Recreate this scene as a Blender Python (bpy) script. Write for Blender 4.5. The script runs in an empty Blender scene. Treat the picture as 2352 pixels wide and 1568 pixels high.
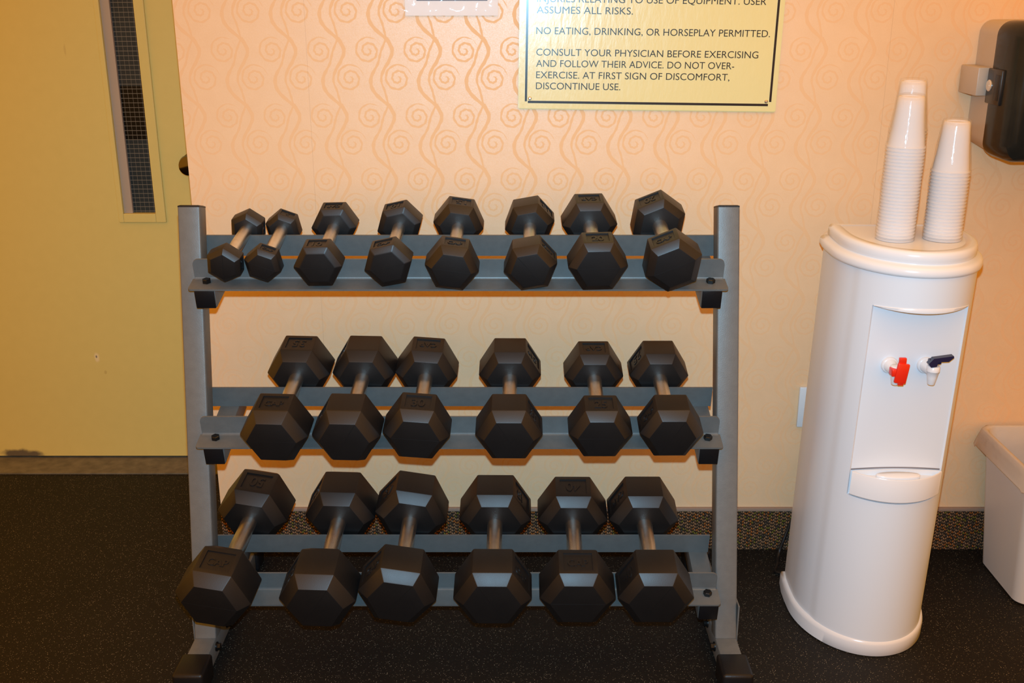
import bpy, bmesh, math, random
from mathutils import Vector, Matrix
rad = math.radians
random.seed(4)
S = bpy.context.scene
COL = S.collection

# ------------------------------------------------------------------ camera
cam_data = bpy.data.cameras.new('camera')
cam_data.sensor_fit = 'HORIZONTAL'
cam_data.sensor_width = 36.0
cam_data.lens = 36.0 * 2450.0 / 2352.0
cam_data.clip_start = 0.05
cam = bpy.data.objects.new('camera', cam_data)
cam.location = (0.0, 0.0, 1.48)
cam.rotation_euler = (rad(90 - 18.5), 0, 0)
COL.objects.link(cam)
S.camera = cam

# ------------------------------------------------------------------ light and exposure
S.view_settings.view_transform = 'Standard'
S.view_settings.look = 'None'
S.view_settings.gamma = 1.0
S.view_settings.use_curve_mapping = False
S.view_settings.exposure = 0.0

world = bpy.data.worlds.new('world')
world.use_nodes = True
bg = world.node_tree.nodes['Background']
bg.inputs['Color'].default_value = (1.0, 0.40, 0.035, 1)
bg.inputs['Strength'].default_value = 1.20
S.world = world

# the camera's own pop-up flash, a little above the lens
fl = bpy.data.lights.new('camera_flash', 'SPOT')
fl.energy = 240.0
fl.color = (0.36, 0.72, 1.0)
fl.shadow_soft_size = 0.012
fl.spot_size = rad(84)
fl.spot_blend = 1.0
flo = bpy.data.objects.new('camera_flash', fl)
flo.location = (0.0, 0.026, 1.48 + 0.079)
flo.rotation_euler = (rad(90 - 18.5), 0, 0)
COL.objects.link(flo)

# warm ceiling lamp of the room
ar = bpy.data.lights.new('ceiling_lamp', 'AREA')
ar.shape = 'RECTANGLE'
ar.size = 1.3
ar.size_y = 0.7
ar.energy = 6.0
ar.color = (1.0, 0.60, 0.20)
aro = bpy.data.objects.new('ceiling_lamp', ar)
aro.location = (0.80, 1.45, 2.55)
aro.rotation_euler = (rad(6), 0, 0)
COL.objects.link(aro)

# ------------------------------------------------------------------ materials
def new_mat(name):
    m = bpy.data.materials.new(name)
    m.use_nodes = True
    nt = m.node_tree
    return m, nt, nt.nodes['Principled BSDF']

def pmat(name, color, rough=0.5, metal=0.0, spec=0.5, bump=0.0, bscale=300.0, var=0.0, vscale=8.0, coat=0.0):
    m, nt, b = new_mat(name)
    b.inputs['Base Color'].default_value = (*color, 1)
    b.inputs['Roughness'].default_value = rough
    b.inputs['Metallic'].default_value = metal
    b.inputs['Specular IOR Level'].default_value = spec
    b.inputs['Coat Weight'].default_value = coat
    tc = nt.nodes.new('ShaderNodeTexCoord')
    if bump:
        n = nt.nodes.new('ShaderNodeTexNoise'); n.inputs['Scale'].default_value = bscale
        n.inputs['Detail'].default_value = 3
        nt.links.new(tc.outputs['Object'], n.inputs['Vector'])
        bp = nt.nodes.new('ShaderNodeBump'); bp.inputs['Strength'].default_value = bump
        bp.inputs['Distance'].default_value = 0.002
        nt.links.new(n.outputs['Fac'], bp.inputs['Height'])
        nt.links.new(bp.outputs['Normal'], b.inputs['Normal'])
    if var:
        n = nt.nodes.new('ShaderNodeTexNoise'); n.inputs['Scale'].default_value = vscale
        n.inputs['Detail'].default_value = 4
        nt.links.new(tc.outputs['Object'], n.inputs['Vector'])
        r = nt.nodes.new('ShaderNodeMapRange')
        r.inputs['From Min'].default_value = 0.3; r.inputs['From Max'].default_value = 0.7
        r.inputs['To Min'].default_value = 1 - var; r.inputs['To Max'].default_value = 1 + var
        nt.links.new(n.outputs['Fac'], r.inputs['Value'])
        mx = nt.nodes.new('ShaderNodeVectorMath'); mx.operation = 'SCALE'
        mx.inputs[0].default_value = color
        nt.links.new(r.outputs['Result'], mx.inputs['Scale'])
        nt.links.new(mx.outputs['Vector'], b.inputs['Base Color'])
    return m

class X:
    """tiny arithmetic on node sockets"""
    nt = None
    def __init__(s, v): s.v = v
    @classmethod
    def op(c, o, *a):
        n = c.nt.nodes.new('ShaderNodeMath'); n.operation = o
        for i, k in enumerate(a):
            k = k.v if isinstance(k, X) else k
            if isinstance(k, (int, float)): n.inputs[i].default_value = k
            else: c.nt.links.new(k, n.inputs[i])
        return X(n.outputs[0])
    def __add__(s, o): return X.op('ADD', s, o)
    __radd__ = __add__
    def __sub__(s, o): return X.op('SUBTRACT', s, o)
    def __rsub__(s, o): return X.op('SUBTRACT', o, s)
    def __mul__(s, o): return X.op('MULTIPLY', s, o)
    __rmul__ = __mul__
    def __truediv__(s, o): return X.op('DIVIDE', s, o)
def xabs(a): return X.op('ABSOLUTE', a)
def xcos(a): return X.op('COSINE', a)
def xsin(a): return X.op('SINE', a)
def xmax(a, b): return X.op('MAXIMUM', a, b)
def xmin(a, b): return X.op('MINIMUM', a, b)
def xfract(a): return X.op('FRACT', a)
def xwrap(a, p): return (xfract(a / p + 0.5) - 0.5) * p
def xband(d, w, soft):                       # 1 inside |d|<w, soft edge
    n = X.nt.nodes.new('ShaderNodeMapRange'); n.interpolation_type = 'SMOOTHSTEP'
    t = (xabs(d) - w) / soft
    X.nt.links.new(t.v, n.inputs['Value'])
    n.inputs['From Min'].default_value = -1; n.inputs['From Max'].default_value = 1
    n.inputs['To Min'].default_value = 1; n.inputs['To Max'].default_value = 0
    return X(n.outputs['Result'])
def mixcol(nt, fac, c1, c2):
    m = nt.nodes.new('ShaderNodeMix'); m.data_type = 'RGBA'
    f = fac.v if isinstance(fac, X) else fac
    if isinstance(f, (int, float)): m.inputs['Factor'].default_value = f
    else: nt.links.new(f, m.inputs['Factor'])
    for c, k in ((c1, 'A'), (c2, 'B')):
        i = [q for q in m.inputs if q.name == k and q.type == 'RGBA'][0]
        if isinstance(c, tuple): i.default_value = (*c, 1)
        else: nt.links.new(c, i)
    return [q for q in m.outputs if q.type == 'RGBA'][0]

def wallpaper_material():
    m, nt, b = new_mat('peach_swirl_wallpaper')
    X.nt = nt
    tc = nt.nodes.new('ShaderNodeTexCoord')
    sp = nt.nodes.new('ShaderNodeSeparateXYZ')
    nt.links.new(tc.outputs['Object'], sp.inputs[0])
    x, z = X(sp.outputs['X']), X(sp.outputs['Z'])
    PX, PZ = 0.1145, 0.1545
    XA, ZA = -0.6854, 1.3310
    tau = 2 * math.pi
    def swirl(x0, z0, rmax, pitch, sgn):
        lx = xwrap(x - x0, PX); lz = xwrap(z - z0, PZ)
        r = X.op('SQRT', lx * lx + lz * lz)
        th = X.op('ARCTAN2', lz, lx)
        # slowly squash to a rounded, slightly lobed coil
        t = r / pitch + th * (sgn / tau)
        d = (xfract(t + 0.12) - 0.5) * pitch
        w = 0.0024 + 0.0007 * xsin(th * 9.0 + r * 300.0)
        line = xband(d, w, 0.0007)
        gate = xband(r - rmax * 0.55, rmax * 0.45, 0.0012)
        return line * gate
    s1 = swirl(XA, ZA, 0.0315, 0.0148, 1.0)
    s2 = swirl(XA + 0.0690, ZA - 0.0645, 0.0335, 0.0152, 1.0)
    sp_ = xfract((ZA - z) / PZ + 0.2)
    def curve(pts, k):
        n = nt.nodes.new('ShaderNodeFloatCurve'); c = n.mapping.curves[0]
        for _ in range(len(pts) - 2): c.points.new(0.5, 0.5)
        for q, (px, py) in zip(c.points, sorted(pts)): q.location = (px, py / k)
        n.mapping.update(); nt.links.new(sp_.v, n.inputs['Value'])
        return X(n.outputs[0]) * k
    bead = xsin(z * 330.0)
    qx = curve([(0, .0468), (.2, .0314), (.4, .0218), (.53, .0100), (.64, .0039), (.75, .0057), (.88, .0189), (1, .0407)], 0.07)
    qw = curve([(0, .0030), (.25, .0028), (.4, .0030), (.55, .0042), (.75, .0044), (.9, .0060), (1, .0062)], 0.07)
    tx = curve([(0, .0407), (.1, .0518), (.2, .0571), (.35, .0489), (.52, .0336), (.64, .0289), (.8, .0361), (1, .0432)], 0.07)
    tw = curve([(0, .0062), (.12, .0050), (.25, .0042), (.4, .0046), (.52, .0038), (.64, .0026), (.8, .0026), (1, .0024)], 0.07)
    vine1 = xband(xwrap(x - XA - tx, PX), tw + bead * 0.0004, 0.0007)
    vine2 = xband(xwrap(x - XA - qx, PX), qw + bead * 0.0005, 0.0007)
    pat = xmax(xmax(s1, s2), xmax(vine1, vine2))
    noise = nt.nodes.new('ShaderNodeTexNoise'); noise.inputs['Scale'].default_value = 420
    noise.inputs['Detail'].default_value = 2
    nt.links.new(tc.outputs['Object'], noise.inputs['Vector'])
    blotch = nt.nodes.new('ShaderNodeTexNoise'); blotch.inputs['Scale'].default_value = 26
    blotch.inputs['Detail'].default_value = 3
    nt.links.new(tc.outputs['Object'], blotch.inputs['Vector'])
    g = X(noise.outputs['Fac']); bl = X(blotch.outputs['Fac'])
    base = mixcol(nt, (bl - 0.3) * 1.6, (0.785, 0.53, 0.30), (0.82, 0.565, 0.33))
    c = mixcol(nt, pat * 0.9, base, (0.800, 0.515, 0.278))
    seam = xmax(xband(x + 0.4877, 0.0006, 0.0004), xband(x - 0.8957, 0.0006, 0.0004))
    c = mixcol(nt, seam * 0.35, c, (0.45, 0.27, 0.14))
    nt.links.new(c, b.inputs['Base Color'])
    rr = 0.42 + pat * 0.25
    nt.links.new(rr.v, b.inputs['Roughness'])
    sl = (1.0 - pat * 0.9) * (0.72 + (g - 0.5) * 1.2)
    nt.links.new(sl.v, b.inputs['Specular IOR Level'])
    bp = nt.nodes.new('ShaderNodeBump'); bp.inputs['Strength'].default_value = 0.10
    bp.inputs['Distance'].default_value = 0.001
    nt.links.new(noise.outputs['Fac'], bp.inputs['Height'])
    nt.links.new(bp.outputs['Normal'], b.inputs['Normal'])
    return m

def floor_material():
    m, nt, b = new_mat('black_speckled_rubber')
    X.nt = nt
    tc = nt.nodes.new('ShaderNodeTexCoord')
    vo = nt.nodes.new('ShaderNodeTexVoronoi'); vo.inputs['Scale'].default_value = 330
    nt.links.new(tc.outputs['Object'], vo.inputs['Vector'])
    sc = nt.nodes.new('ShaderNodeSeparateColor'); nt.links.new(vo.outputs['Color'], sc.inputs[0])
    big = nt.nodes.new('ShaderNodeTexNoise'); big.inputs['Scale'].default_value = 3.2
    big.inputs['Detail'].default_value = 4
    nt.links.new(tc.outputs['Object'], big.inputs['Vector'])
    dist, rnd, rnd2 = X(vo.outputs['Distance']), X(sc.outputs['Red']), X(sc.outputs['Green'])
    keep = X.op('GREATER_THAN', rnd, 0.64)
    spot = xband(dist, 0.16 + rnd2 * 0.16, 0.05) * keep
    base = mixcol(nt, X(big.outputs['Fac']), (0.0042, 0.0039, 0.0036), (0.010, 0.009, 0.0072))
    spc = mixcol(nt, rnd2, (0.06, 0.05, 0.035), (0.24, 0.21, 0.15))
    nt.links.new(mixcol(nt, spot, base, spc), b.inputs['Base Color'])
    b.inputs['Roughness'].default_value = 0.62
    b.inputs['Specular IOR Level'].default_value = 0.22
    n = nt.nodes.new('ShaderNodeTexNoise'); n.inputs['Scale'].default_value = 240
    nt.links.new(tc.outputs['Object'], n.inputs['Vector'])
    bp = nt.nodes.new('ShaderNodeBump'); bp.inputs['Strength'].default_value = 0.45
    bp.inputs['Distance'].default_value = 0.002
    nt.links.new(n.outputs['Fac'], bp.inputs['Height'])
    nt.links.new(bp.outputs['Normal'], b.inputs['Normal'])
    return m

def carpet_base_material():
    m, nt, b = new_mat('woven_carpet_base')
    X.nt = nt
    tc = nt.nodes.new('ShaderNodeTexCoord')
    sp = nt.nodes.new('ShaderNodeSeparateXYZ'); nt.links.new(tc.outputs['Object'], sp.inputs[0])
    x, z = X(sp.outputs['X']), X(sp.outputs['Z'])
    PW, PH = 0.0104, 0.0094
    colid = X.op('FLOOR', x / PW)
    zz = z + colid * 0.0041
    lx = xwrap(x, PW); row = X.op('FLOOR', zz / PH); lz = (xfract(zz / PH) - 0.5) * PH
    # V shaped chain stitch: two slanted loops per column
    slope = X.op('SIGN', lx)
    lz2 = lz + xabs(lx) * 0.55
    bead = xband(X.op('SQRT', (xabs(lx) - 0.0024) * (xabs(lx) - 0.0024) * 1.7 + lz2 * lz2), 0.0034, 0.0012)
    wn = nt.nodes.new('ShaderNodeTexWhiteNoise'); wn.noise_dimensions = '3D'
    cv = nt.nodes.new('ShaderNodeCombineXYZ')
    nt.links.new(colid.v, cv.inputs[0]); nt.links.new(row.v, cv.inputs[1]); nt.links.new(slope.v, cv.inputs[2])
    nt.links.new(cv.outputs[0], wn.inputs['Vector'])
    rp = nt.nodes.new('ShaderNodeValToRGB'); rp.color_ramp.interpolation = 'CONSTANT'
    el = rp.color_ramp.elements
    cols = [(0, (0.27, 0.14, 0.065)), (0.26, (0.14, 0.09, 0.05)), (0.44, (0.33, 0.11, 0.025)),
            (0.60, (0.17, 0.14, 0.025)), (0.70, (0.28, 0.155, 0.08)), (0.90, (0.07, 0.055, 0.04))]
    el[0].position = 0; el[0].color = (*cols[0][1], 1)
    el[1].position = cols[1][0]; el[1].color = (*cols[1][1], 1)
    for p, c in cols[2:]:
        e = el.new(p); e.color = (*c, 1)
    nt.links.new(wn.outputs['Value'], rp.inputs['Fac'])
    nt.links.new(mixcol(nt, bead, (0.022, 0.016, 0.012), rp.outputs['Color']), b.inputs['Base Color'])
    b.inputs['Roughness'].default_value = 0.95
    b.inputs['Specular IOR Level'].default_value = 0.1
    bp = nt.nodes.new('ShaderNodeBump'); bp.inputs['Strength'].default_value = 0.9
    bp.inputs['Distance'].default_value = 0.003
    nt.links.new(bead.v, bp.inputs['Height'])
    nt.links.new(bp.outputs['Normal'], b.inputs['Normal'])
    return m

def door_material():
    m, nt, b = new_mat('mustard_door_paint')
    X.nt = nt
    tc = nt.nodes.new('ShaderNodeTexCoord')
    sp = nt.nodes.new('ShaderNodeSeparateXYZ'); nt.links.new(tc.outputs['Object'], sp.inputs[0])
    x, z = X(sp.outputs['X']), X(sp.outputs['Z'])
    n = nt.nodes.new('ShaderNodeTexNoise'); n.inputs['Scale'].default_value = 30; n.inputs['Detail'].default_value = 4
    nt.links.new(tc.outputs['Object'], n.inputs['Vector'])
    f = (X(n.outputs['Fac']) - 0.5)
    c = mixcol(nt, f + 0.5, (0.58, 0.50, 0.16), (0.62, 0.535, 0.175))
    def spot(px, pz, rx, rz):
        a = (x - px) / rx; q = (z - pz) / rz
        return xband(X.op('SQRT', a * a + q * q) + f * 1.2, 0.8, 0.3)
    c = mixcol(nt, spot(-1.322, 0.353, 0.010, 0.018) * 0.5, c, (0.80, 0.70, 0.48))
    c = mixcol(nt, spot(-1.323, 0.356, 0.0035, 0.006), c, (0.16, 0.15, 0.14))
    c = mixcol(nt, spot(-1.30, 0.304, 0.005, 0.008) * 0.6, c, (0.42, 0.33, 0.10))
    c = mixcol(nt, spot(-1.298, 1.30, 0.004, 0.02) * 0.5, c, (0.45, 0.36, 0.12))
    c = mixcol(nt, spot(-1.61, 0.018, 0.075, 0.020) * 0.9, c, (0.06, 0.05, 0.05))
    nt.links.new(c, b.inputs['Base Color'])
    b.inputs['Roughness'].default_value = 0.55
    b.inputs['Specular IOR Level'].default_value = 0.3
    bp = nt.nodes.new('ShaderNodeBump'); bp.inputs['Strength'].default_value = 0.05
    n2 = nt.nodes.new('ShaderNodeTexNoise'); n2.inputs['Scale'].default_value = 250
    nt.links.new(tc.outputs['Object'], n2.inputs['Vector'])
    nt.links.new(n2.outputs['Fac'], bp.inputs['Height']); nt.links.new(bp.outputs['Normal'], b.inputs['Normal'])
    return m

def wired_glass_material():
    m, nt, b = new_mat('wired_glass')
    X.nt = nt
    tc = nt.nodes.new('ShaderNodeTexCoord')
    sp = nt.nodes.new('ShaderNodeSeparateXYZ'); nt.links.new(tc.outputs['Object'], sp.inputs[0])
    x, z = X(sp.outputs['X']), X(sp.outputs['Z'])
    P = 0.0135
    wire = xmax(xband(xwrap(x, P), 0.00045, 0.0003) * 0.7, xband(xwrap(z, P), 0.0006, 0.0003))
    n = nt.nodes.new('ShaderNodeTexNoise'); n.inputs['Scale'].default_value = 9
    nt.links.new(tc.outputs['Object'], n.inputs['Vector'])
    c = mixcol(nt, X(n.outputs['Fac']), (0.018, 0.025, 0.028), (0.035, 0.045, 0.045))
    box = xband(z - 1.118, 0.078, 0.002)          # dark band across the pane, painted into its colour
    c = mixcol(nt, box * 0.9, c, (0.002, 0.002, 0.002))
    nt.links.new(mixcol(nt, wire, c, (0.20, 0.19, 0.15)), b.inputs['Base Color'])
    b.inputs['Roughness'].default_value = 0.12
    b.inputs['Specular IOR Level'].default_value = 0.12
    return m

def rubber_material():
    m, nt, b = new_mat('black_dumbbell_rubber')
    X.nt = nt
    tc = nt.nodes.new('ShaderNodeTexCoord')
    n = nt.nodes.new('ShaderNodeTexNoise'); n.inputs['Scale'].default_value = 14; n.inputs['Detail'].default_value = 5
    nt.links.new(tc.outputs['Object'], n.inputs['Vector'])
    f = X(n.outputs['Fac'])
    nt.links.new(mixcol(nt, f, (0.0030, 0.0031, 0.0036), (0.0054, 0.0052, 0.0052)), b.inputs['Base Color'])
    nt.links.new((0.40 + f * 0.12).v, b.inputs['Roughness'])
    b.inputs['Specular IOR Level'].default_value = 0.58
    n2 = nt.nodes.new('ShaderNodeTexNoise'); n2.inputs['Scale'].default_value = 900
    nt.links.new(tc.outputs['Object'], n2.inputs['Vector'])
    bp = nt.nodes.new('ShaderNodeBump'); bp.inputs['Strength'].default_value = 0.14
    bp.inputs['Distance'].default_value = 0.001
    nt.links.new(n2.outputs['Fac'], bp.inputs['Height']); nt.links.new(bp.outputs['Normal'], b.inputs['Normal'])
    return m

def handle_material():
    m, nt, b = new_mat('knurled_steel')
    X.nt = nt
    tc = nt.nodes.new('ShaderNodeTexCoord')
    n = nt.nodes.new('ShaderNodeTexNoise'); n.inputs['Scale'].default_value = 60; n.inputs['Detail'].default_value = 4
    nt.links.new(tc.outputs['Object'], n.inputs['Vector'])
    f = X(n.outputs['Fac'])
    nt.links.new(mixcol(nt, f, (0.62, 0.60, 0.55), (0.88, 0.86, 0.80)), b.inputs['Base Color'])
    b.inputs['Metallic'].default_value = 1.0
    b.inputs['Roughness'].default_value = 0.27
    sp = nt.nodes.new('ShaderNodeSeparateXYZ'); nt.links.new(tc.outputs['Object'], sp.inputs[0])
    th = X.op('ARCTAN2', X(sp.outputs['Z']), X(sp.outputs['X'])); y = X(sp.outputs['Y'])
    k = xsin(th * 26.0 + y * 2100.0) * xsin(th * 26.0 - y * 2100.0)
    bp = nt.nodes.new('ShaderNodeBump'); bp.inputs['Strength'].default_value = 0.2
    bp.inputs['Distance'].default_value = 0.0005
    nt.links.new(k.v, bp.inputs['Height']); nt.links.new(bp.outputs['Normal'], b.inputs['Normal'])
    return m

def sign_material():
    m, nt, b = new_mat('glossy_cream_sign')
    tc = nt.nodes.new('ShaderNodeTexCoord')
    b.inputs['Base Color'].default_value = (0.75, 0.665, 0.31, 1)
    b.inputs['Roughness'].default_value = 0.27
    b.inputs['Specular IOR Level'].default_value = 0.55
    mp = nt.nodes.new('ShaderNodeMapping'); mp.inputs['Scale'].default_value = (40, 40, 14)
    mp.inputs['Rotation'].default_value = (0, rad(60), 0)
    nt.links.new(tc.outputs['Object'], mp.inputs['Vector'])
    n = nt.nodes.new('ShaderNodeTexNoise'); n.inputs['Scale'].default_value = 2.2; n.inputs['Detail'].default_value = 4
    nt.links.new(mp.outputs['Vector'], n.inputs['Vector'])
    bp = nt.nodes.new('ShaderNodeBump'); bp.inputs['Strength'].default_value = 0.35
    bp.inputs['Distance'].default_value = 0.0015
    nt.links.new(n.outputs['Fac'], bp.inputs['Height']); nt.links.new(bp.outputs['Normal'], b.inputs['Normal'])
    return m

def film_material(name, alpha, rough, bump, color=(0.9, 0.9, 0.92), scale=30.0, transl=0.5, fmax=0.13):
    m = bpy.data.materials.new(name); m.use_nodes = True
    nt = m.node_tree; nt.nodes.clear()
    out = nt.nodes.new('ShaderNodeOutputMaterial')
    tr = nt.nodes.new('ShaderNodeBsdfTransparent')
    df = nt.nodes.new('ShaderNodeBsdfDiffuse'); df.inputs['Color'].default_value = (*color, 1)
    tl = nt.nodes.new('ShaderNodeBsdfTranslucent'); tl.inputs['Color'].default_value = (*color, 1)
    gl = nt.nodes.new('ShaderNodeBsdfGlossy'); gl.inputs['Roughness'].default_value = rough
    fr = nt.nodes.new('ShaderNodeLayerWeight'); fr.inputs['Blend'].default_value = 0.12
    m1 = nt.nodes.new('ShaderNodeMixShader'); m1.inputs[0].default_value = transl
    nt.links.new(df.outputs[0], m1.inputs[1]); nt.links.new(tl.outputs[0], m1.inputs[2])
    m2 = nt.nodes.new('ShaderNodeMixShader'); m2.inputs[0].default_value = alpha
    nt.links.new(tr.outputs[0], m2.inputs[1]); nt.links.new(m1.outputs[0], m2.inputs[2])
    m3 = nt.nodes.new('ShaderNodeMixShader')
    mn = nt.nodes.new('ShaderNodeMath'); mn.operation = 'MINIMUM'; mn.inputs[1].default_value = fmax
    nt.links.new(fr.outputs['Fresnel'], mn.inputs[0]); nt.links.new(mn.outputs[0], m3.inputs[0])
    nt.links.new(m2.outputs[0], m3.inputs[1]); nt.links.new(gl.outputs[0], m3.inputs[2])
    nt.links.new(m3.outputs[0], out.inputs[0])
    if bump:
        tc = nt.nodes.new('ShaderNodeTexCoord')
        n = nt.nodes.new('ShaderNodeTexNoise'); n.inputs['Scale'].default_value = scale; n.inputs['Detail'].default_value = 3
        nt.links.new(tc.outputs['Object'], n.inputs['Vector'])
        bp = nt.nodes.new('ShaderNodeBump'); bp.inputs['Strength'].default_value = bump
        bp.inputs['Distance'].default_value = 0.004
        nt.links.new(n.outputs['Fac'], bp.inputs['Height'])
        for q in (gl, fr, df): nt.links.new(bp.outputs['Normal'], q.inputs['Normal'])
    return m

M = dict(
    wallpaper=wallpaper_material(), floor=floor_material(), base=carpet_base_material(),
    door=door_material(), glass=wired_glass_material(), rubber=rubber_material(), handle=handle_material(),
    sign=sign_material(),
    binding=pmat('base_binding', (0.30, 0.20, 0.14), 0.9, bump=0.3, bscale=200),
    lintel=pmat('threshold_concrete', (0.135, 0.125, 0.085), 0.9, bump=0.3, bscale=120, var=0.25, vscale=30),
    putty=pmat('frame_paint', (0.62, 0.49, 0.25), 0.5, var=0.05),
    gasket=pmat('grey_glazing_bead', (0.36, 0.31, 0.24), 0.6),
    steel=pmat('grey_powder_coat', (0.130, 0.140, 0.138), 0.45, metal=0.2, spec=0.5, bump=0.12, bscale=500, var=0.06, vscale=60),
    cap=pmat('black_plastic_cap', (0.006, 0.006, 0.007), 0.40, spec=0.3, bump=0.1, bscale=300),
    bolt=pmat('black_bolt', (0.02, 0.02, 0.02), 0.25, metal=0.7),
    white=pmat('white_cooler_plastic', (0.70, 0.775, 0.85), 0.33, spec=0.45, bump=0.03, bscale=300),
    white2=pmat('white_glossy_plastic', (0.75, 0.79, 0.83), 0.22, spec=0.5),
    seam=pmat('grey_gap_shade', (0.20, 0.20, 0.22), 0.6),  # dark grey that stands in for shade inside the cooler's narrow gaps
    red=pmat('red_lever_plastic', (0.78, 0.025, 0.008), 0.3),
    navy=pmat('navy_lever_plastic', (0.014, 0.014, 0.05), 0.3),
    ink=pmat('black_sign_ink', (0.006, 0.006, 0.012), 0.25),
    chrome=pmat('screw_metal', (0.6, 0.6, 0.6), 0.3, metal=1.0),
    paper=pmat('white_paper', (0.80, 0.78, 0.76), 0.7),
    darkink=pmat('dark_print', (0.03, 0.025, 0.05), 0.5),
    outlet=pmat('outlet_plastic', (0.66, 0.70, 0.72), 0.4),
    greyp=pmat('grey_dispenser_plastic', (0.46, 0.40, 0.33), 0.38, bump=0.03, bscale=60),
    smoke=pmat('smoked_cover_plastic', (0.016, 0.017, 0.015), 0.16, spec=0.15, var=0.4, vscale=9),
    latch=pmat('black_latch_plastic', (0.012, 0.011, 0.011), 0.3),
    silver=pmat('silver_lock', (0.75, 0.72, 0.66), 0.3, metal=0.6),
    bin=pmat('white_bin_plastic', (0.66, 0.67, 0.67), 0.4, bump=0.03, bscale=120),
    knob=pmat('dark_knob_metal', (0.12, 0.11, 0.10), 0.15, metal=1.0),
    cord=pmat('black_cord', (0.006, 0.006, 0.006), 0.5),
    cup=film_material('clear_cup_plastic', 0.70, 0.15, 0.0, (0.98, 0.97, 0.97), 30.0, 0.45, 0.2),
    sleeve=film_material('clear_sleeve_film', 0.06, 0.14, 0.5, (0.95, 0.95, 0.97), 38.0),
    liner=film_material('white_bag_film', 0.86, 0.35, 0.5, (0.85, 0.78, 0.70), 40.0),
    pocket=film_material('clear_pocket_film', 0.10, 0.10, 0.25, (0.9, 0.9, 0.95), 28.0),
)

# ------------------------------------------------------------------ mesh helpers
def obj(name, bm, mat, parent=None, sharp=35.0, smooth=True):
    bmesh.ops.recalc_face_normals(bm, faces=bm.faces)
    me = bpy.data.meshes.new(name)
    bm.to_mesh(me); bm.free()
    if smooth:
        for p in me.polygons: p.use_smooth = True
        me.set_sharp_from_angle(angle=rad(sharp))
    me.materials.append(mat)
    o = bpy.data.objects.new(name, me)
    COL.objects.link(o)
    if parent: o.parent = parent
    return o

def tag(o, label, cat, group=None):
    o['label'] = label; o['category'] = cat
    if group: o['group'] = group
    return o

def thing(name, label, cat, loc=(0, 0, 0), group=None):
    o = bpy.data.objects.new(name, None)
    o.empty_display_size = 0.05
    COL.objects.link(o)
    o.location = loc
    return tag(o, label, cat, group)

def struct(o):
    o['kind'] = 'structure'
    return o

def box(bm, x0, x1, y0, y1, z0, z1, bev=0.0, seg=2, mtx=None):
    vs = [bm.verts.new(p) for p in ((x0, y0, z0), (x1, y0, z0), (x1, y1, z0), (x0, y1, z0),
                                    (x0, y0, z1), (x1, y0, z1), (x1, y1, z1), (x0, y1, z1))]
    fs = [bm.faces.new([vs[i] for i in f]) for f in
          ((0, 3, 2, 1), (4, 5, 6, 7), (0, 1, 5, 4), (1, 2, 6, 5), (2, 3, 7, 6), (3, 0, 4, 7))]
    if mtx:
        for v in vs: v.co = mtx @ v.co
    if bev:
        es = {e for f in fs for e in f.edges}
        bmesh.ops.bevel(bm, geom=list(es), offset=bev, segments=seg, affect='EDGES', profile=0.5, clamp_overlap=True)
    return vs

def B(*a, **k):
    bm = bmesh.new(); box(bm, *a, **k); return bm

def prism(bm, pts, h0, h1, mapf):
    """extrude a 2-D outline between h0 and h1; mapf(a, b, h) gives the point"""
    lo = [bm.verts.new(mapf(a, b, h0)) for a, b in pts]
    hi = [bm.verts.new(mapf(a, b, h1)) for a, b in pts]
    n = len(pts)
    bm.faces.new(lo[::-1]); bm.faces.new(hi)
    for i in range(n):
        bm.faces.new((lo[i], lo[(i + 1) % n], hi[(i + 1) % n], hi[i]))

def loft(bm, rings, cap0=True, cap1=True, closed=True):
    R = [[bm.verts.new(p) for p in r] for r in rings]
    n = len(R[0])
    for a, b in zip(R, R[1:]):
        for i in range(n if closed else n - 1):
            j = (i + 1) % n
            bm.faces.new((a[i], a[j], b[j], b[i]))
    if cap0: bm.faces.new(R[0][::-1])
    if cap1: bm.faces.new(R[-1])
    return R

def cyl(bm, p0, p1, r0, r1=None, n=20, cap=True, stations=None):
    p0, p1 = Vector(p0), Vector(p1)
    r1 = r0 if r1 is None else r1
    d = (p1 - p0); L = d.length; d.normalize()
    u = d.orthogonal().normalized(); v = d.cross(u)
    st = stations or ((0, r0), (1, r1))
    rings = []
    for t, r in st:
        c = p0 + d * (L * t)
        rings.append([c + (u * math.cos(6.2831853 * i / n) + v * math.sin(6.2831853 * i / n)) * r for i in range(n)])
    loft(bm, rings, cap, cap)

def tube(bm, pts, r, n=10):
    pts = [Vector(p) for p in pts]
    rings = []
    up = Vector((0.13, 0.31, 0.94))
    for i, p in enumerate(pts):
        d = (pts[min(i + 1, len(pts) - 1)] - pts[max(i - 1, 0)]).normalized()
        u = d.cross(up).normalized(); v = d.cross(u)
        rings.append([p + (u * math.cos(6.2831853 * k / n) + v * math.sin(6.2831853 * k / n)) * r for k in range(n)])
    loft(bm, rings)

def smooth_path(P, sub=8):
    P = [Vector(p) for p in P]; out = []
    for i in range(len(P) - 1):
        a, b, c, d = P[max(i - 1, 0)], P[i], P[i + 1], P[min(i + 2, len(P) - 1)]
        for k in range(sub):
            t = k / sub
            out.append(0.5 * ((2 * b) + (c - a) * t + (2 * a - 5 * b + 4 * c - d) * t * t + (3 * b - a - 3 * c + d) * t ** 3))
    out.append(P[-1]); return out

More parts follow.
